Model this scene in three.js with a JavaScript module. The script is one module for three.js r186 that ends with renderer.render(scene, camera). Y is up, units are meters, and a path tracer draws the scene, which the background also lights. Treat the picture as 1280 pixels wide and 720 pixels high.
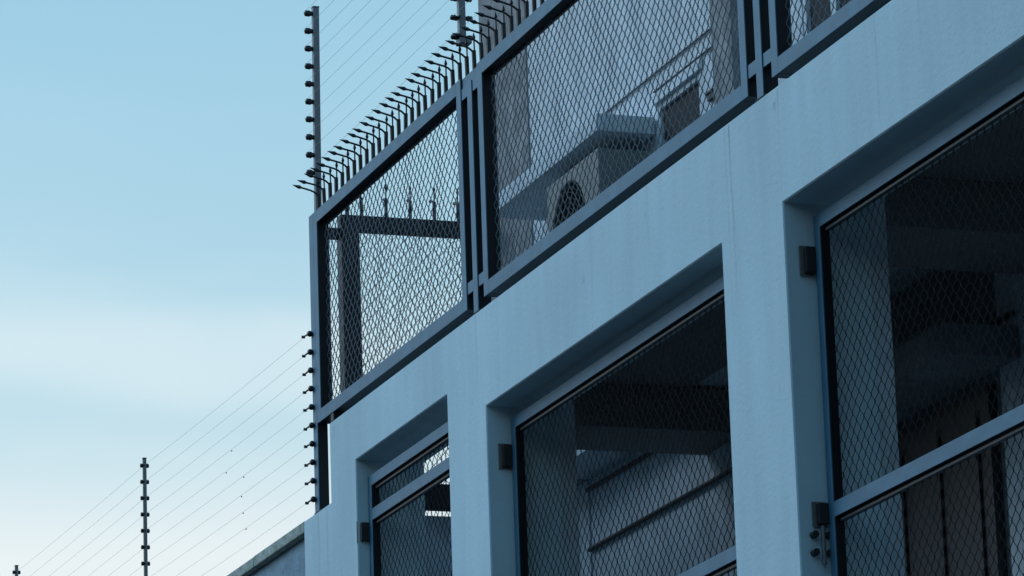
import * as THREE from 'three';
import { mergeGeometries, toCreasedNormals } from 'three/addons/utils/BufferGeometryUtils.js';
import { RoundedBoxGeometry } from 'three/addons/geometries/RoundedBoxGeometry.js';

// ------------------------------------------------------------------ camera, sky, sun, exposure
const scene = new THREE.Scene();
const camera = new THREE.PerspectiveCamera(2 * Math.atan(360 / 5571.6) * 180 / Math.PI, 16 / 9, 0.1, 2000);
{
  const r = new THREE.Vector3(0.3274316, -0.03255947, -0.94431374), u = new THREE.Vector3(0.24651851, 0.96773606, 0.05211084);
  const b = r.clone().cross(u);
  camera.position.set(25.1204, 1.6, 7.62896);
  camera.quaternion.setFromRotationMatrix(new THREE.Matrix4().makeBasis(r, u, b));
}
scene.add(camera);

let seed = 20240611;
const rnd = () => { seed = (seed * 1664525 + 1013904223) >>> 0; return seed / 4294967296; };
const hash = (x, y, s = 0) => { let h = (x * 374761393 + y * 668265263 + s * 2147483647) | 0; h = Math.imul(h ^ (h >>> 13), 1274126177); return ((h ^ (h >>> 16)) >>> 0) / 4294967296; };
const smooth = (t) => t * t * (3 - 2 * t);
function noise(x, y, s = 0, wrapX = 0) {
  const ix = Math.floor(x), iy = Math.floor(y), fx = smooth(x - ix), fy = smooth(y - iy);
  const w = (i) => wrapX ? ((i % wrapX) + wrapX) % wrapX : i;
  const a = hash(w(ix), iy, s), b = hash(w(ix + 1), iy, s), c = hash(w(ix), iy + 1, s), d = hash(w(ix + 1), iy + 1, s);
  return a + (b - a) * fx + (c - a) * fy + (a - b - c + d) * fx * fy;
}
function fbm(x, y, o = 4, s = 0) { let v = 0, a = 0.5; for (let i = 0; i < o; i++) { v += a * noise(x, y, s + i); x *= 2.03; y *= 2.03; a *= 0.5; } return v; }
const lerp = (a, b, t) => a + (b - a) * t;
const sstep = (a, b, x) => smooth(Math.min(1, Math.max(0, (x - a) / (b - a))));

// one sky: pale haze low down, clear blue above, thin streaks of high cloud
{
  const W = 2048, H = 1024, data = new Float32Array(W * H * 4);
  // colours (linear) by elevation in degrees
  const stops = [[0, .86, .91, .93], [8, .86, .91, .925], [11.2, .81, .885, .905], [12.3, .575, .76, .835], [13.7, .495, .72, .825], [15.3, .415, .66, .80], [18.3, .335, .60, .77], [26, .25, .52, .74], [45, .15, .39, .66], [90, .09, .28, .56]];
  for (let j = 0; j < H; j++) {
    const el = ((j + 0.5) / H - 0.5) * 180;
    let k = 0; while (k < stops.length - 2 && el > stops[k + 1][0]) k++;
    const A = stops[k], B = stops[k + 1], t = Math.min(1, Math.max(0, (el - A[0]) / (B[0] - A[0])));
    for (let i = 0; i < W; i++) {
      const az = (i + 0.5) / W * 360;
      const c = [1, 2, 3].map((n) => lerp(A[n], B[n], t));
      // streaks, long in azimuth and thin in height
      const warp = fbm(az * 0.16, el * 0.45, 3, 7);
      const q = fbm(az * 0.13 + 3 + el * 0.1, el * 0.9 + warp * 2.4, 5, 31), e2 = el + (warp - .45) * 1.6;
      const cl = Math.min(.8, (sstep(12.9, 13.6, e2) * (1 - sstep(13.75, 14.6, e2)) * .24 * sstep(.3, .6, q) + sstep(.42, .72, q) * .3) * sstep(4, 11, el) * (1 - sstep(13.9, 15.6, el) * .85));
      const o = (j * W + i) * 4;
      // a hazy sky is a little brighter towards the veiled sun and dimmer away from it
      const ce = Math.cos(el * Math.PI / 180), ang = (az - 180) * Math.PI / 180, dot = Math.cos(ang) * ce * -.516 + Math.sin(el * Math.PI / 180) * .638 + Math.sin(ang) * ce * .571;
      const f = (1 + .3 * dot) / (1 + .3 * .46), mix = (n, v) => lerp(c[n], v, cl) * f;
      data[o] = mix(0, .80); data[o + 1] = mix(1, .90); data[o + 2] = mix(2, .94); data[o + 3] = 1;
    }
  }
  const tex = new THREE.DataTexture(data, W, H, THREE.RGBAFormat, THREE.FloatType);
  tex.mapping = THREE.EquirectangularReflectionMapping; tex.magFilter = THREE.LinearFilter; tex.minFilter = THREE.LinearFilter; tex.needsUpdate = true;
  scene.background = tex; scene.environment = tex;
}
// a low veil of bright cloud hides the sun: its light comes soft from the upper left, across the street
const sun = new THREE.DirectionalLight(0xd2e6fa, 1.32);
sun.position.set(-38, 47, 42); sun.shadow.radius = 60; sun.target.position.set(3, 5, 0);
sun.castShadow = true; sun.shadow.mapSize.set(2048, 2048);
Object.assign(sun.shadow.camera, { left: -25, right: 25, top: 25, bottom: -25, near: 1, far: 150 });
scene.add(sun, sun.target);

const renderer = new THREE.WebGLRenderer({ antialias: true });
renderer.toneMapping = THREE.LinearToneMapping;
renderer.toneMappingExposure = 1;
renderer.shadowMap.enabled = true;

// ------------------------------------------------------------------ textures and materials
function dataTex(w, h, fn, srgb = true, wrap = true) {
  const d = new Uint8Array(w * h * 4);
  for (let j = 0; j < h; j++) for (let i = 0; i < w; i++) {
    const c = fn(i, j), o = (j * w + i) * 4;
    d[o] = Math.max(0, Math.min(255, c[0])); d[o + 1] = Math.max(0, Math.min(255, c[1])); d[o + 2] = Math.max(0, Math.min(255, c[2])); d[o + 3] = 255;
  }
  const t = new THREE.DataTexture(d, w, h); if (srgb) t.colorSpace = THREE.SRGBColorSpace;
  t.magFilter = THREE.LinearFilter; t.minFilter = THREE.LinearMipmapLinearFilter; t.generateMipmaps = true;
  if (wrap) t.wrapS = t.wrapT = THREE.RepeatWrapping;
  t.needsUpdate = true; return t;
}
// fine plaster relief, 1 m a tile
const plasterBump = dataTex(512, 512, (i, j) => {
  const n = 0.55 * noise(i / 8, j / 8, 3, 64) + 0.3 * noise(i / 3.2, j / 3.2, 5, 160) + 0.15 * noise(i / 64, j / 64, 9, 8);
  return [n * 255, n * 255, n * 255];
}, false);
// the painted front: 13.6 m by 7.8 m, never repeating; brush bands, drips under the fence feet, hairline cracks
const FX0 = -0.4, FX1 = 13.2, FY1 = 7.8;
const drips = [[6.775, 7.47, .9, .012, .30], [6.72, 7.47, 1.7, .010, .10], [7.32, 7.415, .05, .022, .30], [7.36, 7.47, .55, .007, .16], [3.1, 7.47, .35, .010, .18], [0.47, 7.44, .22, .03, .10], [4.9, 7.47, .7, .02, .07], [8.45, 7.47, .75, .008, .15], [8.9, 7.47, .4, .015, .10], [5.7, 7.47, .4, .012, .08], [2.1, 7.47, .3, .012, .09], [9.6, 7.47, .5, .01, .1], [.12, 6.98, .8, .025, .12], [.3, 6.98, 1.2, .02, .09]];
const facadeMap = dataTex(2040, 1170, (i, j) => {
  const x = FX0 + (i + .5) / 2040 * (FX1 - FX0), y = (j + .5) / 1170 * FY1;
  let v = 1 + (fbm(x * 1.3, y * 1.1, 4, 11) - .47) * .11 + (fbm(x * 14, y * 1.6, 3, 21) - .44) * .06 + (hash(i, j, 4) - .5) * .015;
  let g = 0;
  for (const [dx, top, len, w, s] of drips) {
    const wob = (noise(y * 5, dx * 9, 2) - .5) * .014, d = Math.abs(x - dx - wob) / (w * (0.6 + .8 * noise(y * 14, dx, 6)));
    if (y < top && y > top - len && d < 1) g += s * (1 - d * d) * (1 - (top - y) / len) * (0.5 + noise(x * 60, y * 9, 8));
  }
  const spot = noise(x * 9, y * 9, 40); if (spot > .965) g += (spot - .965) * 4;
  v *= 1 - Math.min(.6, g * .55);
  return [196 * v, 222 * v - g * 3, 231 * v - g * 10];
}, true, false);
const M = {};
const std = (name, o) => { const m = new THREE.MeshStandardMaterial(o); m.name = name; M[name] = m; return m; };
std('facade_paint', { map: facadeMap, bumpMap: plasterBump, bumpScale: 0.0012, roughness: 0.85 });
const renderMap = dataTex(512, 512, (i, j) => { const v = 1 + (noise(i / 40, j / 60, 2, 13) - .5) * .12 + (noise(i / 9, j / 30, 12, 57) - .5) * .07; return [200 * v, 212 * v, 220 * v]; });
std('house_paint', { map: renderMap, bumpMap: plasterBump, bumpScale: 0.0025, roughness: 0.85 });
std('grey_render', { map: dataTex(512, 512, (i, j) => { const v = 1 + (noise(i / 30, j / 44, 6, 17) - .5) * .3 + (noise(i / 7, j / 16, 15, 73) - .5) * .14; return [138 * v, 141 * v, 144 * v]; }), bumpMap: plasterBump, bumpScale: 0.004, roughness: 0.95 });
std('wall_paint', { map: dataTex(512, 512, (i, j) => { const v = 1 + (noise(i / 50, j / 26, 8, 10) - .5) * .16 + (noise(i / 8, j / 24, 19, 64) - .5) * .08; return [132 * v, 158 * v, 174 * v]; }), bumpMap: plasterBump, bumpScale: 0.003, roughness: 0.9 });
std('coping_concrete', { map: dataTex(512, 512, (i, j) => {
  const a = noise(i / 34, j / 34, 2, 15), b = noise(i / 9, j / 9, 5, 57), m = sstep(.5, .72, a * .7 + b * .3);
  const v = 1 + (b - .5) * .2; return [lerp(176, 138, m) * v, lerp(184, 154, m) * v, lerp(178, 138, m) * v];
}), bumpMap: plasterBump, bumpScale: 0.005, roughness: 0.95 });
const glossy = (name, o) => { const m = new THREE.MeshPhysicalMaterial(o); m.name = name; M[name] = m; return m; };
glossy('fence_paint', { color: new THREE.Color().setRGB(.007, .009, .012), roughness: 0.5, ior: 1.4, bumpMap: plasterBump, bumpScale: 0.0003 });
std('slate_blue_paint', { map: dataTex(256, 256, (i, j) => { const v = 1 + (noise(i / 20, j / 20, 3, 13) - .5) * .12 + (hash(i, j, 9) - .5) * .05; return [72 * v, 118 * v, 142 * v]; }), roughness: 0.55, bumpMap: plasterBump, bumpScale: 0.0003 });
std('spike_paint', { color: new THREE.Color().setRGB(.010, .012, .015), roughness: 0.5 });
std('galvanised', { color: new THREE.Color().setRGB(.17, .19, .20), roughness: 0.45, metalness: 0.6 });
std('gate_wire', { color: new THREE.Color().setRGB(.006, .007, .008), roughness: 0.85 });
std('mesh_wire', { color: new THREE.Color().setRGB(.10, .14, .17), roughness: 0.55 });
std('wire', { color: new THREE.Color().setRGB(.46, .49, .51), roughness: 0.5, metalness: 0.4 });
std('black_plastic', { color: new THREE.Color().setRGB(.008, .009, .011), roughness: 0.45 });
std('ac_casing', { color: new THREE.Color().setRGB(.18, .20, .195), roughness: 0.55 });
std('dark_metal', { color: new THREE.Color().setRGB(.018, .018, .018), roughness: 0.6 });
std('dark_door', { color: new THREE.Color().setRGB(.018, .016, .018), roughness: 0.55 });
std('dark_glass', { color: new THREE.Color().setRGB(.018, .019, .020), roughness: 0.9 });
std('clamp_steel', { color: new THREE.Color().setRGB(.07, .08, .085), roughness: 0.5 });
std('hinge_steel', { color: new THREE.Color().setRGB(.20, .20, .20), roughness: 0.5, metalness: 0.5 });
std('interior_concrete', { color: new THREE.Color().setRGB(.20, .20, .20), roughness: 0.95, bumpMap: plasterBump, bumpScale: 0.004 });
std('brown_render', { map: dataTex(256, 256, (i, j) => { const v = 1 + (noise(i / 16, j / 16, 2, 16) - .5) * .3 + (hash(i, j, 5) - .5) * .15; return [74 * v, 62 * v, 55 * v]; }), roughness: 0.95 });
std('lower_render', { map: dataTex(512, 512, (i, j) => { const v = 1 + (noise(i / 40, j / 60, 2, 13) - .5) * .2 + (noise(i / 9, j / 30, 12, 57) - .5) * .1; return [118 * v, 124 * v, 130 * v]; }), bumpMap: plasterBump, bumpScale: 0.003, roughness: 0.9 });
std('asphalt', { map: dataTex(512, 512, (i, j) => { const v = .75 + hash(i, j, 1) * .5 + (noise(i / 32, j / 32, 2, 16) - .5) * .3; return [54 * v, 55 * v, 57 * v]; }), roughness: 0.95 });
std('paving', { map: dataTex(512, 512, (i, j) => { const v = .85 + hash(i, j, 3) * .2 + (noise(i / 32, j / 32, 5, 16) - .5) * .25; return [76 * v, 75 * v, 73 * v]; }), roughness: 0.95 });

// ------------------------------------------------------------------ helpers
const V = (x, y, z) => new THREE.Vector3(x, y, z);
// uv in metres on each face's own plane
function metreUV(g) {
  const p = g.attributes.position, n = g.attributes.normal, uv = new Float32Array(p.count * 2);
  for (let i = 0; i < p.count; i++) {
    const ax = Math.abs(n.getX(i)), ay = Math.abs(n.getY(i)), az = Math.abs(n.getZ(i));
    const X = p.getX(i), Y = p.getY(i), Z = p.getZ(i);
    const [a, b] = az >= ax && az >= ay ? [X, Y] : ax >= ay ? [Z, Y] : [X, Z];
    uv[2 * i] = a; uv[2 * i + 1] = b;
  }
  g.setAttribute('uv', new THREE.BufferAttribute(uv, 2)); return g;
}
// a box between two corners with a small chamfer
function box(x0, x1, y0, y1, z0, z1, r = 0.004) {
  const w = x1 - x0, h = y1 - y0, d = z1 - z0; r = Math.min(r, w / 2.5, h / 2.5, d / 2.5);
  let g = r > 0.0009 ? new RoundedBoxGeometry(w, h, d, 1, r) : new THREE.BoxGeometry(w, h, d);
  if (g.index) g = g.toNonIndexed();
  g.translate((x0 + x1) / 2, (y0 + y1) / 2, (z0 + z1) / 2); return metreUV(g);
}
function rod(a, b, r0, r1 = r0, n = 8) {
  const d = b.clone().sub(a), g = new THREE.CylinderGeometry(r1, r0, d.length(), n).toNonIndexed();
  g.applyQuaternion(new THREE.Quaternion().setFromUnitVectors(V(0, 1, 0), d.clone().normalize()));
  g.translate((a.x + b.x) / 2, (a.y + b.y) / 2, (a.z + b.z) / 2); return g;
}
const merge = (list) => list.length === 1 ? list[0] : mergeGeometries(list.map((g) => g.index ? g.toNonIndexed() : g));
const taken = new Map();
function numbered(n) { const k = taken.get(n) ?? 0; taken.set(n, k + 1); return k ? n + '_' + String(k).padStart(3, '0') : n; }
function thing(name, label, category, [x, y, z] = [0, 0, 0], group) {
  const o = new THREE.Group(); o.name = numbered(name); o.position.set(x, y, z); scene.add(o);
  o.userData = { label, category }; if (group) o.userData.group = group; return o;
}
// a part: geometry in world metres, moved into its parent's frame
function part(name, parent, geos, mat, label) {
  const g = merge(Array.isArray(geos) ? geos : [geos]);
  const m = new THREE.Mesh(g, M[mat]); m.name = name; m.castShadow = m.receiveShadow = true;
  let o = V(0, 0, 0), q = parent; while (q && q !== scene) { o.add(q.position); q = q.parent; }
  g.translate(-o.x, -o.y, -o.z); parent.add(m); if (label) m.userData.label = label; return m;
}
function structure(name, g, mat) { const m = new THREE.Mesh(g, M[mat]); m.name = name; m.userData.kind = 'structure'; m.castShadow = m.receiveShadow = true; scene.add(m); return m; }

// a fence or gate member: black tube with a slate blue flat bar on its street side
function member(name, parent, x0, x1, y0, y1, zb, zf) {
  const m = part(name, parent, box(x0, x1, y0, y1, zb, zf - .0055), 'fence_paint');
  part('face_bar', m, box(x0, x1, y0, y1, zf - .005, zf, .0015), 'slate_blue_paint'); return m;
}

// chain link: upright zigzag strands hooked into each other, diamonds of 75 x 80 mm
function chainLink(x0, x1, y0, y1, z, r = 0.003, axis = 'z') {
  const hw = 0.0375, hv = 0.0402, pos = [], nor = [], idx = [];
  const nS = Math.floor((x1 - x0) / hw), nL = Math.floor((y1 - y0) / hv), sx = (x1 - x0) / nS, sy = (y1 - y0) / nL;
  for (let i = 0; i < nS; i++) {
    const base = pos.length / 3;
    for (let j = 0; j <= nL; j++) {
      const side = (i + j) & 1, x = x0 + (i + side) * sx + (hash(i, j, 77) - .5) * .003, y = y0 + j * sy + (hash(i, j, 78) - .5) * .002, zz = z + (side ? -.003 : .003) + (noise(i * .2, j * .2, 5) - .5) * .012;
      for (let k = 0; k < 4; k++) {
        const a = k * Math.PI / 2, cx = Math.cos(a), cz = Math.sin(a), R = r * 1.25;
        if (axis === 'z') { pos.push(x + cx * R, y, zz + cz * r); nor.push(cx, 0, cz); }
        else { pos.push(zz + cz * r, y, x + cx * R); nor.push(cz, 0, cx); }
      }
      if (j) for (let k = 0; k < 4; k++) {
        const a = base + (j - 1) * 4 + k, b = base + (j - 1) * 4 + (k + 1) % 4, c = a + 4, d = b + 4;
        axis === 'z' ? idx.push(a, c, b, b, c, d) : idx.push(a, b, c, b, d, c);
      }
    }
  }
  const g = new THREE.BufferGeometry();
  g.setAttribute('position', new THREE.Float32BufferAttribute(pos, 3)); g.setAttribute('normal', new THREE.Float32BufferAttribute(nor, 3));
  g.setAttribute('uv', new THREE.Float32BufferAttribute(new Float32Array(pos.length / 3 * 2), 2)); g.setIndex(idx); return g;
}

// ------------------------------------------------------------------ ground
{
  const g = new THREE.PlaneGeometry(900, 900); g.rotateX(-Math.PI / 2); structure('ground', metreUV(g), 'asphalt');
  structure('pavement', box(-60, 60, 0.004, 0.13, 0.004, 2.2, 0.02), 'paving');
}

// ------------------------------------------------------------------ the house
const house = thing('house', 'pale painted house with three barred openings below a rooftop fence', 'house', [6, 0, -1]);
{
  const s = new THREE.Shape([[-.18, 0], [13, 0], [13, 7.48], [.385, 7.48], [.385, 7.0], [-.18, 7.0]].map((p) => new THREE.Vector2(...p)));
  const hole = (x0, x1, y0, y1) => s.holes.push(new THREE.Path([[x0, y0], [x0, y1], [x1, y1], [x1, y0]].map((p) => new THREE.Vector2(...p))));
  hole(.887, 2.58, 4.6, 7.148); hole(3.223, 6.619, 4.6, 6.937); hole(7.36, 11.6, 4.6, 6.932);
  let g = new THREE.ExtrudeGeometry(s, { depth: .408, bevelEnabled: true, bevelSize: .006, bevelThickness: .006, bevelOffset: -.006, bevelSegments: 1, curveSegments: 1 });
  g.translate(0, 0, -.414);
  const p = g.attributes.position, uv = new Float32Array(p.count * 2);
  for (let i = 0; i < p.count; i++) { uv[2 * i] = (p.getX(i) - p.getZ(i) * .7 - FX0) / (FX1 - FX0); uv[2 * i + 1] = (p.getY(i) + p.getZ(i) * .5) / FY1; }
  g.setAttribute('uv', new THREE.BufferAttribute(uv, 2));
  // this map is metric through its own uv, the relief repeats once a metre
  const b = plasterBump.clone(); b.repeat.set(13.6, 7.8); b.needsUpdate = true; M.facade_paint.bumpMap = b;
  part('front_wall', house, g, 'facade_paint');
  for (const [x0, x1] of [[2.6, 3.221], [6.64, 7.358]]) part('column', house, box(x0, x1, 4.3, 7.09, -.505, -.4145), 'house_paint');
  // floors and beams behind the front
  part('terrace_slab', house, box(2.62, 12.98, 7.1, 7.36, -1.198, -.507), 'interior_concrete');
  for (const [x0, x1] of [[2.62, 3.2], [6.66, 7.34]]) part('cross_beam', house, box(x0, x1, 6.86, 7.098, -1.498, -.507), 'interior_concrete');
  part('floor_slab', house, box(-.17, 12.98, 4.1, 4.3, -1.498, -.416), 'interior_concrete');
  // upper storey, with its window and glazed door
  const u = new THREE.Shape([[.75, 7.12], [13, 7.12], [13, 12.2], [.75, 12.2]].map((q) => new THREE.Vector2(...q)));
  const uh = (x0, x1, y0, y1) => u.holes.push(new THREE.Path([[x0, y0], [x0, y1], [x1, y1], [x1, y0]].map((q) => new THREE.Vector2(...q))));
  uh(2.862, 3.50, 7.95, 8.80); uh(4.94, 6.3, 7.4, 9.3);
  let ug = new THREE.ExtrudeGeometry(u, { depth: .3, bevelEnabled: false }); ug.translate(0, 0, -1.5); metreUV(ug);
  part('upper_wall', house, ug, 'house_paint');
  part('lower_wall', house, box(-.1, .748, 4.3, 7.118, -1.6, -1.49), 'house_paint'); part('corner_pier', house, box(-.1, .748, 7.12, 12.2, -1.6, -1.19), 'grey_render', 'rough grey corner pier of the upper storey');
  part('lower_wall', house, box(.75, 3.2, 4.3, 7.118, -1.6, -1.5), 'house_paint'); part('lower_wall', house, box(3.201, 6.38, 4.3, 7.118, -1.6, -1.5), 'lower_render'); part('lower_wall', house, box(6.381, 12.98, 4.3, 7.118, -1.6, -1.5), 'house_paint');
  part('body', house, box(-.1, 12.98, 0, 12.2, -9, -1.602), 'house_paint');
  part('pilaster', house, box(3.86, 4.15, 7.37, 10.6, -1.198, -1.13), 'grey_render');
  // window beside the air conditioner
  const w = part('window', house, [box(2.862, 2.885, 7.95, 8.8, -1.31, -1.205), box(3.47, 3.5, 7.95, 8.8, -1.31, -1.205), box(2.8855, 3.47, 8.77, 8.8, -1.31, -1.205), box(2.8855, 3.47, 7.95, 7.98, -1.31, -1.205)], 'house_paint');
  part('pane', w, box(2.8855, 3.47, 7.98, 8.77, -1.235, -1.225, 0), 'dark_glass');
  part('lintel', house, box(2.84, 3.56, 8.805, 8.865, -1.198, -1.18), 'house_paint');
  const d = part('glazed_door', house, [box(4.94, 4.98, 7.4, 9.3, -1.32, -1.206), box(5.29, 5.36, 7.4, 9.3, -1.32, -1.206), box(6.26, 6.3, 7.4, 9.3, -1.32, -1.206)], 'house_paint');
  part('pane', d, box(4.98, 5.29, 7.4, 9.3, -1.24, -1.23, 0), 'dark_glass'); part('pane', d, box(5.36, 6.26, 7.4, 9.3, -1.24, -1.23, 0), 'dark_glass');
  // ledge over the air conditioner
  part('ledge', house, box(.98, 2.84, 8.637, 8.742, -1.188, -.84, .008), 'house_paint');
  // cables run along the upper wall, a small vent
  for (const [y, x0, x1] of [[8.99, 2.0, 3.85], [8.885, 2.84, 3.85]]) part('cable', house, rod(V(x0, y, -1.19), V(x1, y - .006, -1.19), .006), 'black_plastic');
  part('vent', house, [box(3.64, 3.74, 8.59, 8.625, -1.198, -1.18, .003), box(3.635, 3.745, 8.625, 8.64, -1.198, -1.172, .003)], 'dark_metal');
  // behind the lower openings: pipes along the wall, a hood over a dark door
  for (const [y, x0, x1, r] of [[7.25 - .2, .76, 2.6, .014], [6.69, .76, 6.6, .014], [6.25, .76, 4.6, .01]]) part('pipe', house, rod(V(x0, y, -1.48), V(x1, y, -1.48), r), 'dark_metal');
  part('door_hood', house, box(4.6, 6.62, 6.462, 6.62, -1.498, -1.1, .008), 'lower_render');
  const ld = part('dark_door', house, box(5.0, 6.34, 4.302, 6.40, -1.498, -1.45), 'dark_door');
  for (const x of [5.18, 5.62, 6.06]) part('door_panel', ld, box(x - .16, x + .16, 4.5, 6.3, -1.449, -1.435, .005), 'dark_door');
}

// ------------------------------------------------------------------ trees across the street, behind the photographer: they keep the low sky off the front
{
  const leafPos = []; for (let k = 0; k < 14; k++) {
    const c = V(rnd() - .5, rnd() - .5, rnd() - .5).multiplyScalar(.5), q = new THREE.Quaternion().setFromEuler(new THREE.Euler(rnd() * 6, rnd() * 6, rnd() * 6));
    for (const v of [[-.11, 0, 0], [.11, 0, 0], [0, .26, .02]]) { const p = V(...v).applyQuaternion(q).add(c); leafPos.push(p.x, p.y, p.z); }
  }
  const lg = new THREE.BufferGeometry(); lg.setAttribute('position', new THREE.Float32BufferAttribute(leafPos, 3)); lg.computeVertexNormals();
  std('leaf', { color: new THREE.Color().setRGB(.035, .06, .022), roughness: .8, side: THREE.DoubleSide }); std('bark', { color: new THREE.Color().setRGB(.07, .055, .04), roughness: .95 });
  const words = ['first', 'second', 'third', 'fourth', 'fifth', 'sixth', 'seventh', 'eighth', 'ninth'];
  for (let n = 0; n < 9; n++) {
    const x = -14 + n * 6.2 + rnd() * 1.5, z = 14.5 + rnd() * 2.5, H = 11 + rnd() * 2;
    const t = thing('street_tree', 'dense street tree across the road, ' + words[n] + ' of the row', 'tree', [x, 0, z], 'trees across the road');
    const limbs = [rod(V(x, 0, z), V(x + .2, H * .5, z), .28, .16, 9)];
    for (let k = 0; k < 6; k++) { const a = k * 1.05 + n; limbs.push(rod(V(x + .1, H * (.25 + .04 * k), z), V(x + Math.cos(a) * 2, H * (.5 + .05 * k), z + Math.sin(a) * 2), .1, .03, 6)); }
    part('trunk', t, limbs, 'bark');
    const bits = [], mt = new THREE.Matrix4();
    for (let k = 0; k < 420; k++) {
      const a = rnd() * 6.283, u = rnd() * 2 - 1, r = Math.cbrt(rnd()) * (.82 + .36 * noise(Math.cos(a) * 2 + 5, u * 3 + n * 7, 3)), c = Math.sqrt(1 - u * u);
      mt.makeRotationY(rnd() * 6).scale(V(1.7, 1.7, 1.7)).setPosition(Math.cos(a) * c * r * 3.7, H * .56 + u * r * H * .42, Math.sin(a) * c * r * 3.2); bits.push(lg.clone().applyMatrix4(mt));
    }
    const im = new THREE.Mesh(mergeGeometries(bits), M.leaf); im.name = 'crown';
    im.castShadow = im.receiveShadow = true; t.add(im);
  }
}

// ------------------------------------------------------------------ the next house up the street, beyond the right edge: it stands forward and keeps the sky off the jambs
{
  const t = thing('neighbour_house', 'neighbouring house standing forward, beyond the right edge of the picture', 'house', [17.5, 0, -3]);
  part('wall', t, box(13.06, 22, 0, 12.6, -9, 1.25, .01), 'brown_render');
  part('roof_slab', t, box(13.02, 22.2, 12.602, 12.85, -9.1, 1.45, .01), 'coping_concrete');
  for (const y of [1.2, 4.9, 8.6]) for (const x of [14.2, 17.0, 19.8]) {
    const w = part('window', t, [box(x, x + 1.4, y, y + .08, 1.2501, 1.30), box(x, x + 1.4, y + 1.42, y + 1.5, 1.2501, 1.30), box(x, x + .08, y + .081, y + 1.419, 1.2501, 1.30), box(x + 1.32, x + 1.4, y + .081, y + 1.419, 1.2501, 1.30)], 'house_paint');
    part('pane', w, box(x + .081, x + 1.319, y + .081, y + 1.419, 1.2501, 1.262, 0), 'dark_glass');
  }
}

// ------------------------------------------------------------------ boundary wall to the left
{
  const t = thing('boundary_wall', 'grey boundary wall with stained concrete coping left of the house', 'wall', [-6, 0, -.15]);
  part('wall_body', t, box(-14, -.182, 0, 6.928, -.26, -.045), 'wall_paint');
  let x = -.183, k = 0;
  for (const len of [1.12, 1.0, 1.25, 1.1, 1.2, 1.05, 1.2, 1.1, 1.2, 1.2, 1.2, 1.1]) { const dy = (hash(k++, 3) - .5) * .008; part('coping_stone', t, box(x - len + .006, x, 6.93, 7.005 + dy, -.3, .0 + dy, .012), 'coping_concrete'); x -= len; }
  part('side_wall', house, box(-.178, -.02, 4.3, 7.03, -1.188, -.416), 'house_paint');
}

// ------------------------------------------------------------------ the fence on the front wall
// one spike: square bar, prong bent out over the street with a leaf-shaped point, thin upright prong
function spikeGeometry() {
  const bits = [box(-.010, .010, 0, .125, -.010, .010, .002), rod(V(0, .11, -.004), V(0, .185, -.004), .0045, .0045, 5), rod(V(0, .185, -.004), V(0, .2, -.004), .0045, .010, 5), rod(V(0, .2, -.004), V(0, .228, -.004), .010, .001, 5)];
  const c = new THREE.CatmullRomCurve3([V(0, .10, 0), V(0, .122, .010), V(0, .139, .035), V(0, .150, .075), V(0, .158, .11)]);
  bits.push(new THREE.TubeGeometry(c, 6, .0062, 5).toNonIndexed());
  const a = V(0, .157, .105), b = V(0, .161, .122), e = V(0, .172, .165);
  bits.push(rod(a, b, .006, .0125, 5), rod(b, e, .0125, .001, 5));
  return merge(bits);
}
const SPIKE = spikeGeometry();
function spike(parent, x, y, z, turn = 0) {
  const m = new THREE.Mesh(SPIKE, M.spike_paint); m.name = 'spike'; m.castShadow = m.receiveShadow = true;
  m.position.set(x - parent.position.x, y - parent.position.y, z - parent.position.z);
  m.rotation.set((rnd() - .5) * .05, turn + (rnd() - .5) * .12, (rnd() - .5) * .03); m.scale.y = 1 + (rnd() - .5) * .04; parent.add(m);
}
const RB = 7.533, RT = 8.842, TH = .076, DP = -.078;
function fencePanel(x0, x1, label, opts = {}) {
  const t = thing('mesh_fence', label, 'fence', [(x0 + x1) / 2, RB, DP / 2], 'mesh fence panels along the parapet');
  member('stile', t, x0, x0 + .075, RB, RT, DP, 0); member('stile', t, x1 - .075, x1, RB, RT, DP, 0);
  member('top_rail', t, x0 + .0755, x1 - .0755, RT - TH, RT, DP, 0); member('bottom_rail', t, x0 + .0755, x1 - .0755, RB, RB + TH, DP, 0);
  for (const [a, b] of [[RB + TH + .0005, RB + TH + .012], [RT - TH - .012, RT - TH - .0005]]) part('bead', t, box(x0 + .076, x1 - .076, a, b, DP + .004, DP + .016, .002), 'fence_paint');
  part('mesh', t, chainLink(x0 + .072, x1 - .072, RB + TH - .004, RT - TH + .004, -.052), 'mesh_wire').userData.kind = 'stuff';
  const feet = opts.feet || [];
  for (const f of feet) part('foot', t, box(f - .03, f + .03, 7.4805, RB - .0005, DP + .01, -.004), 'fence_paint');
  return t;
}
const PITCH = .1235, SX = i => .151 + i * PITCH;
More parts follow.
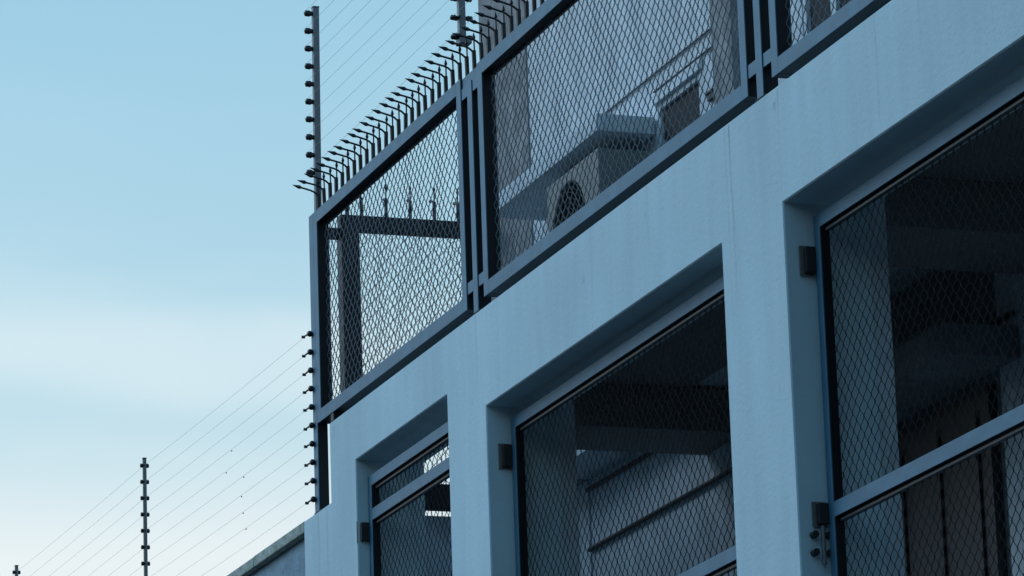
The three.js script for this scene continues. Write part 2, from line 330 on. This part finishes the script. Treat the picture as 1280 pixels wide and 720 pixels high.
{
  // corner post with the insulators of the lower wires
  const cp = thing('corner_post', 'tall dark steel corner post carrying insulators at the end of the fence', 'post', [.1, 7.0, -.04]);
  member('post', cp, .055, .140, 7.003, RT, -.066, 0);
  part('base_plate', cp, box(.03, .18, 6.9995, 7.0028, -.11, .0, 0), 'fence_paint');
  const p1 = fencePanel(.1415, 2.964, 'leftmost mesh fence panel, sky showing through its mesh', { feet: [.43] });
  const p2 = fencePanel(3.25, 7.017, 'wide mesh fence panel in front of the air conditioner', {});
  const p3 = fencePanel(7.307, 11.2, 'rightmost mesh fence panel, cut off by the top of the picture', {});
  for (let i = 0; SX(i) < 11.1; i++) {
    const x = SX(i), owner = x < 2.96 ? p1 : x < 3.2 ? null : x < 7.02 ? p2 : x < 7.3 ? null : p3;
    if (owner) spike(owner, x, RT - .002, -.035);
  }
  for (const [a, b, n, xs] of [[3.075, 3.15, 'slim dark fence post between the leftmost and the wide panel', [SX(23), SX(24)]], [7.125, 7.2, 'slim dark fence post between the wide and the rightmost panel', [SX(56), SX(57)]]]) {
    const t = thing('fence_post', n, 'post', [(a + b) / 2, 7.48, -.04], 'slim posts between fence panels');
    member('post', t, a, b, 7.484, RT - .06, DP, 0); part('base_plate', t, box(a - .03, b + .03, 7.4802, 7.4838, DP - .02, -.003, 0), 'fence_paint');
    const l = a < 5 ? 2.9645 : 7.0175, r = a < 5 ? 3.2495 : 7.3065;
    for (const y of [7.615, 8.715]) { member('bracket', t, l, a - .0005, y, y + .065, -.06, -.006); member('bracket', t, b + .0005, r, y, y + .065, -.06, -.006); }
    member('spike_strip', t, l + .001, r - .001, RT - .059, RT - .003, -.055, -.012);
    for (const x of xs) spike(t, x, RT - .005, -.035);
  }
  // the side return, running back from the corner
  const sf = thing('side_fence', 'dark side fence seen through the mesh, with a row of upright spikes', 'fence', [.1, 7.04, -.5]);
  part('post', sf, box(.045, .15, 7.003, 8.755, -.292, -.178), 'fence_paint');
  part('top_rail', sf, box(.06, .135, 8.756, 8.85, -1.18, -.178), 'fence_paint');
  part('middle_rail', sf, box(.06, .135, 7.45, 7.52, -1.18, -.2925), 'fence_paint');
  part('bottom_rail', sf, box(.06, .135, 7.04, 7.195, -1.18, -.2925), 'fence_paint');
  part('bracket', sf, box(.075, .125, 8.70, 8.766, -.1775, -.0785), 'fence_paint');
  part('mesh', sf, [chainLink(-1.17, -.295, 7.19, 7.452, .075, .0024, 'x'), chainLink(-1.17, -.295, 7.518, 8.76, .075, .0024, 'x')], 'mesh_wire').userData.kind = 'stuff';
  for (let i = 0; i < 6; i++) spike(sf, .095, 8.848, -.327 - i * .1555, -1.75);
  spike(sf, .095, 8.848, -.235, -1.75);

  // insulators: ribbed bobbins, each with a small clip that holds the wire
  const bob = new THREE.LatheGeometry([[0.001, 0], [.013, 0], [.015, .004], [.0155, .012], [.020, .018], [.021, .026], [.017, .031], [.020, .036], [.018, .045], [.008, .050], [.001, .051]].map(([a, b]) => new THREE.Vector2(a, b)), 10).toNonIndexed();
  bob.rotateX(Math.PI / 2);
  const clip = merge([rod(V(0, 0, .020), V(-.085, -.004, .03), .006, .005, 6), rod(V(-.085, -.004, .020), V(-.085, -.004, .040), .009, .009, 8)]);
  const ball = new THREE.LatheGeometry([[0.001, 0], [.012, 0], [.018, .007], [.0195, .015], [.017, .024], [.010, .030], [.001, .031]].map(([a, b]) => new THREE.Vector2(a, b)), 10).toNonIndexed(); ball.rotateX(Math.PI / 2);
  const single = merge([ball, clip]);
  const plain = bob.clone();
  const thin = bob.clone(); thin.scale(.8, .8, .9); thin.translate(0, 0, .02);
  const thinB = thin.clone(); thinB.rotateY(Math.PI); const clip2 = rod(V(-.035, 0, .02), V(.035, 0, .02), .008, .008, 6);
  const double = merge([thin, thinB, clip2]);
  const small = double.clone(); small.scale(.8, .95, .48);
  function insulator(parent, x, y, z, g) {
    const m = new THREE.Mesh(g, M.black_plastic); m.name = 'insulator'; m.castShadow = m.receiveShadow = true;
    m.position.set(x - parent.position.x, y - parent.position.y, z - parent.position.z); m.rotation.z = (rnd() - .5) * .1; parent.add(m);
  }
  const lowY = (i) => 8.098 - i * .1135, highY = (i) => 10.112 - i * .1122;
  for (let i = 0; i < 10; i++) insulator(cp, .075, lowY(i) + .006, .0005, single);
  // poles
  function pole(label, x, z, y0, y1, ys, group, g, zi, foot, lean = 0, w = .02) {
    const t = thing('electric_fence_pole', label, 'pole', [x, y0, z], group);
    part('pole', t, [box(x - w, x + w, y0 + .004, y1, z - w, z + w, .005), box(x - w - .002, x + w + .002, y1, y1 + .008, z - w - .002, z + w + .002, .003)], 'galvanised');
    part('foot', t, foot ? box(x - .04, x + .04, y0, y0 + .035, z - .045, z + .025, .004) : box(x - .05, x + .05, y0, y0 + .004, z - .03, z + .03, 0), 'galvanised');
    for (const y of ys) insulator(t, x, y, z + zi, g);
    t.rotation.z = lean; return t;
  }
  const ten = [...Array(10).keys()], UP = 'steel poles of the upper electric fence', LO = 'steel poles on the boundary wall';
  pole('tall galvanised pole with black insulators above the fence corner', .12, -.04, RT, 10.15, ten.map(highY), UP, plain, .021, false, -.03);
  pole('galvanised pole rising behind the spikes between two fence panels', 2.905, -.04, 9.06, 10.15, ten.map(highY).filter((y) => y > 9.08), UP, double, 0, true);
  pole('galvanised pole standing above the wide panel, near its right end', 7.16, -.04, 8.98, 10.15, ten.map(highY).filter((y) => y > 9.08), UP, double, 0, true);
  pole('thin pole with insulators on the boundary wall, nearer the house', -3.79, .04, 7.0, 8.165, ten.map((i) => lowY(i) + .02), LO, small, 0, false, 0, .0125);
  pole('thin pole whose tip shows at the lower left corner', -7.66, .04, 7.0, 8.165, ten.map((i) => lowY(i) + .02), LO, small, 0, false, 0, .0125);
  pole('farthest thin pole on the boundary wall, beyond the left picture edge', -11.6, .04, 7.0, 8.165, ten.map((i) => lowY(i) + .02), LO, small, 0, false, 0, .0125);
  // wires
  const BEAD = new THREE.SphereGeometry(1, 8, 6); BEAD.scale(.010, .0042, .0042);
  const ORD = ['topmost', 'second', 'third', 'fourth', 'fifth', 'sixth', 'seventh', 'eighth', 'ninth', 'lowest'];
  function wire(pts, label, group, r) {
    const t = [];
    for (let i = 0; i + 1 < pts.length; i++) { const a = pts[i], b = pts[i + 1], L = a.distanceTo(b), m = a.clone().lerp(b, .5); m.y -= .004 * L; const c = new THREE.QuadraticBezierCurve3(a, m, b); t.push(new THREE.TubeGeometry(c, 10, r, 5).toNonIndexed()); }
    const o = new THREE.Mesh(merge(t), M.wire); o.name = numbered('electric_fence_wire'); o.castShadow = o.receiveShadow = true;
    o.userData = { label, category: 'wire', group }; scene.add(o); return o;
  }
  for (let i = 0; i < 10; i++) {
    const k = i === 0 || i === 9 ? ORD[i] + ' strand' : ORD[i] + ' strand from the top';
    const y = highY(i), x1 = .12 + (y - RT) * .03;
    wire(y > 9.08 ? [V(x1, y, .035), V(2.905, y, .018), V(7.16, y, .018)] : [V(x1, y, .035), V(2.905, 9.085, -.012)], k + ' of the upper electric fence wires', 'upper electric fence wires', .0009);
    const yl = lowY(i);
    const lw = wire([V(-.01, yl, .03), V(-3.79, yl + .02, .044), V(-7.66, yl + .02, .044), V(-11.6, yl + .02, .044)], k + ' of the electric wires over the boundary wall', 'wires over the boundary wall', .0008);
    if (i > 2 && i < 9) { const bx = -1.25 - .33 * noise(i * 1.7, 2, 9) * 1.6, b = new THREE.Mesh(BEAD, M.black_plastic); b.name = 'tension_bead'; b.castShadow = b.receiveShadow = true; b.position.set(bx, yl - .008, .034); lw.add(b); }
  }
}

// ------------------------------------------------------------------ barred gates in the openings
function gate(x0, x1, yTop, rails, z, label, hinges, yBot = 4.62) {
  const t = thing('security_gate', label, 'gate', [(x0 + x1) / 2, yBot, z], 'mesh gates in the wall openings');
  const W = .062, D = .05, zb = z - D;
  member('stile', t, x0, x0 + W, yBot, yTop, zb, z); member('stile', t, x1 - W, x1, yBot, yTop, zb, z);
  const levels = [[yTop - W, yTop], ...rails.map((y) => [y - W - .006, y]), [yBot, yBot + W]];
  levels.forEach(([a, b], i) => {
    member(i === 0 ? 'top_rail' : i === levels.length - 1 ? 'bottom_rail' : 'middle_rail', t, x0 + W + .0005, x1 - W - .0005, a, b, zb, z);
    // flat bar under the rail that clamps the mesh
    if (i < levels.length - 1) part('clamp_bar', t, box(x0 + W + .02, x1 - W - .02, a - .021, a - .006, zb + .004, zb + .03, .002), 'clamp_steel');
  });
  for (let i = 0; i + 1 < levels.length; i++) part('mesh', t, chainLink(x0 + W - .006, x1 - W + .006, levels[i + 1][1] - .006, levels[i][0] + .006, zb + .012, .0021), 'gate_wire').userData.kind = 'stuff';
  for (const [y, h, bolt] of hinges) {
    const hp = part('hinge', t, [box(x0 - .028, x0 - .02, y - h / 2, y + h / 2, z - .002, z + .068, .002), box(x0 - .0195, x0 - .001, y - h / 2 + .005, y + h / 2 - .005, z - .03, z - .018, .002)], 'hinge_steel');
    part('hinge_block', hp, box(x0 - .0195, x0 + .012, y - h / 2 + .01, y + h / 2 - .01, z + .001, z + .05, .004), 'dark_metal');
    if (bolt) {
      part('hinge_pin', hp, rod(V(x0 - .004, y - h / 2 - .17, z + .028), V(x0 - .004, y - h / 2 + .005, z + .028), .011, .011, 8), 'hinge_steel');
      for (const dy of [.035, .115]) for (const dz of [.066, -.004]) part('bolt', hp, rod(V(x0 - .03, y - h / 2 - dy, z + dz), V(x0 + .004, y - h / 2 - dy, z + dz), .017, .017, 8), 'dark_metal');
    }
  }
}
gate(.892 + .012, 2.57, 7.045, [6.845], -.066, 'leftmost and smallest mesh gate, sky visible behind its top corner', [[6.72, .13]]);
gate(3.223 + .03, 6.59, 6.868, [5.578], -.128, 'wide mesh gate in the middle opening between two columns', [[6.665, .14], [5.5, .14]]);
gate(7.36 + .035, 11.57, 6.862, [5.545], -.13, 'large mesh gate with a middle rail in the rightmost opening', [[6.662, .14], [5.503, .115, true]]);

// ------------------------------------------------------------------ air conditioner under the ledge
{
  const t = thing('air_conditioner', 'pale outdoor air conditioner unit with round fan behind the wide fence panel', 'air conditioner', [2.36, 7.86, -1.0]);
  const x0 = 1.935, x1 = 2.79, y0 = 7.9, y1 = 8.555, zf = -.86, zb = -1.17;
  const s = new THREE.Shape([[x0, y0], [x1, y0], [x1, y1], [x0, y1]].map((p) => new THREE.Vector2(...p)));
  const h = new THREE.Path(); h.absarc(2.29, 8.225, .268, 0, Math.PI * 2, true); s.holes.push(h);
  const front = new THREE.ExtrudeGeometry(s, { depth: .02, bevelEnabled: true, bevelSize: .006, bevelThickness: .006, bevelOffset: -.006, bevelSegments: 2, curveSegments: 24 }); front.translate(0, 0, zf - .026);
  part('front_cover', t, front, 'ac_casing');
  part('casing', t, [box(x0, x0 + .012, y0, y1, zb, zf - .0265), box(x1 - .012, x1, y0, y1, zb, zf - .0265), box(x0 + .0125, x1 - .0125, y1 - .012, y1, zb, zf - .0265), box(x0 + .0125, x1 - .0125, y0, y0 + .012, zb, zf - .0265), box(x0 + .0125, x1 - .0125, y0 + .0125, y1 - .0125, zb, zb + .012)], 'ac_casing');
  const rings = []; for (let k = 1; k <= 9; k++) { const g = new THREE.TorusGeometry(.03 * k - .008, .0022, 4, 36).toNonIndexed(); g.translate(2.29, 8.225, zf + .004); rings.push(g); }
  for (let k = 0; k < 8; k++) { const a = k * Math.PI / 4; rings.push(rod(V(2.29 + Math.cos(a) * .03, 8.225 + Math.sin(a) * .03, zf - .002), V(2.29 + Math.cos(a) * .272, 8.225 + Math.sin(a) * .272, zf - .002), .003, .003, 5)); }
  part('fan_grille', t, rings, 'dark_metal');
  const fan = [new THREE.CylinderGeometry(.055, .06, .07, 14).toNonIndexed().rotateX(Math.PI / 2).translate(2.29, 8.225, zf - .08)];
  for (let k = 0; k < 3; k++) { const g = new THREE.BoxGeometry(.2, .13, .006).toNonIndexed(); g.rotateX(.5); g.translate(.15, 0, 0); g.rotateZ(k * 2.094 + .5); g.translate(2.29, 8.225, zf - .08); fan.push(g); }
  part('fan', t, fan, 'dark_metal');
  part('inner_back', t, box(x0 + .02, x1 - .02, y0 + .02, y1 - .02, zb + .013, zb + .05, .002), 'dark_metal');
  for (const x of [2.08, 2.65]) part('wall_bracket', t, [box(x - .018, x + .018, y0 - .036, y0 - .001, -1.198, -.86, .003), box(x - .018, x + .018, y0 - .3, y0 - .037, -1.198, -1.165, .003)], 'galvanised');
}

renderer.render(scene, camera);
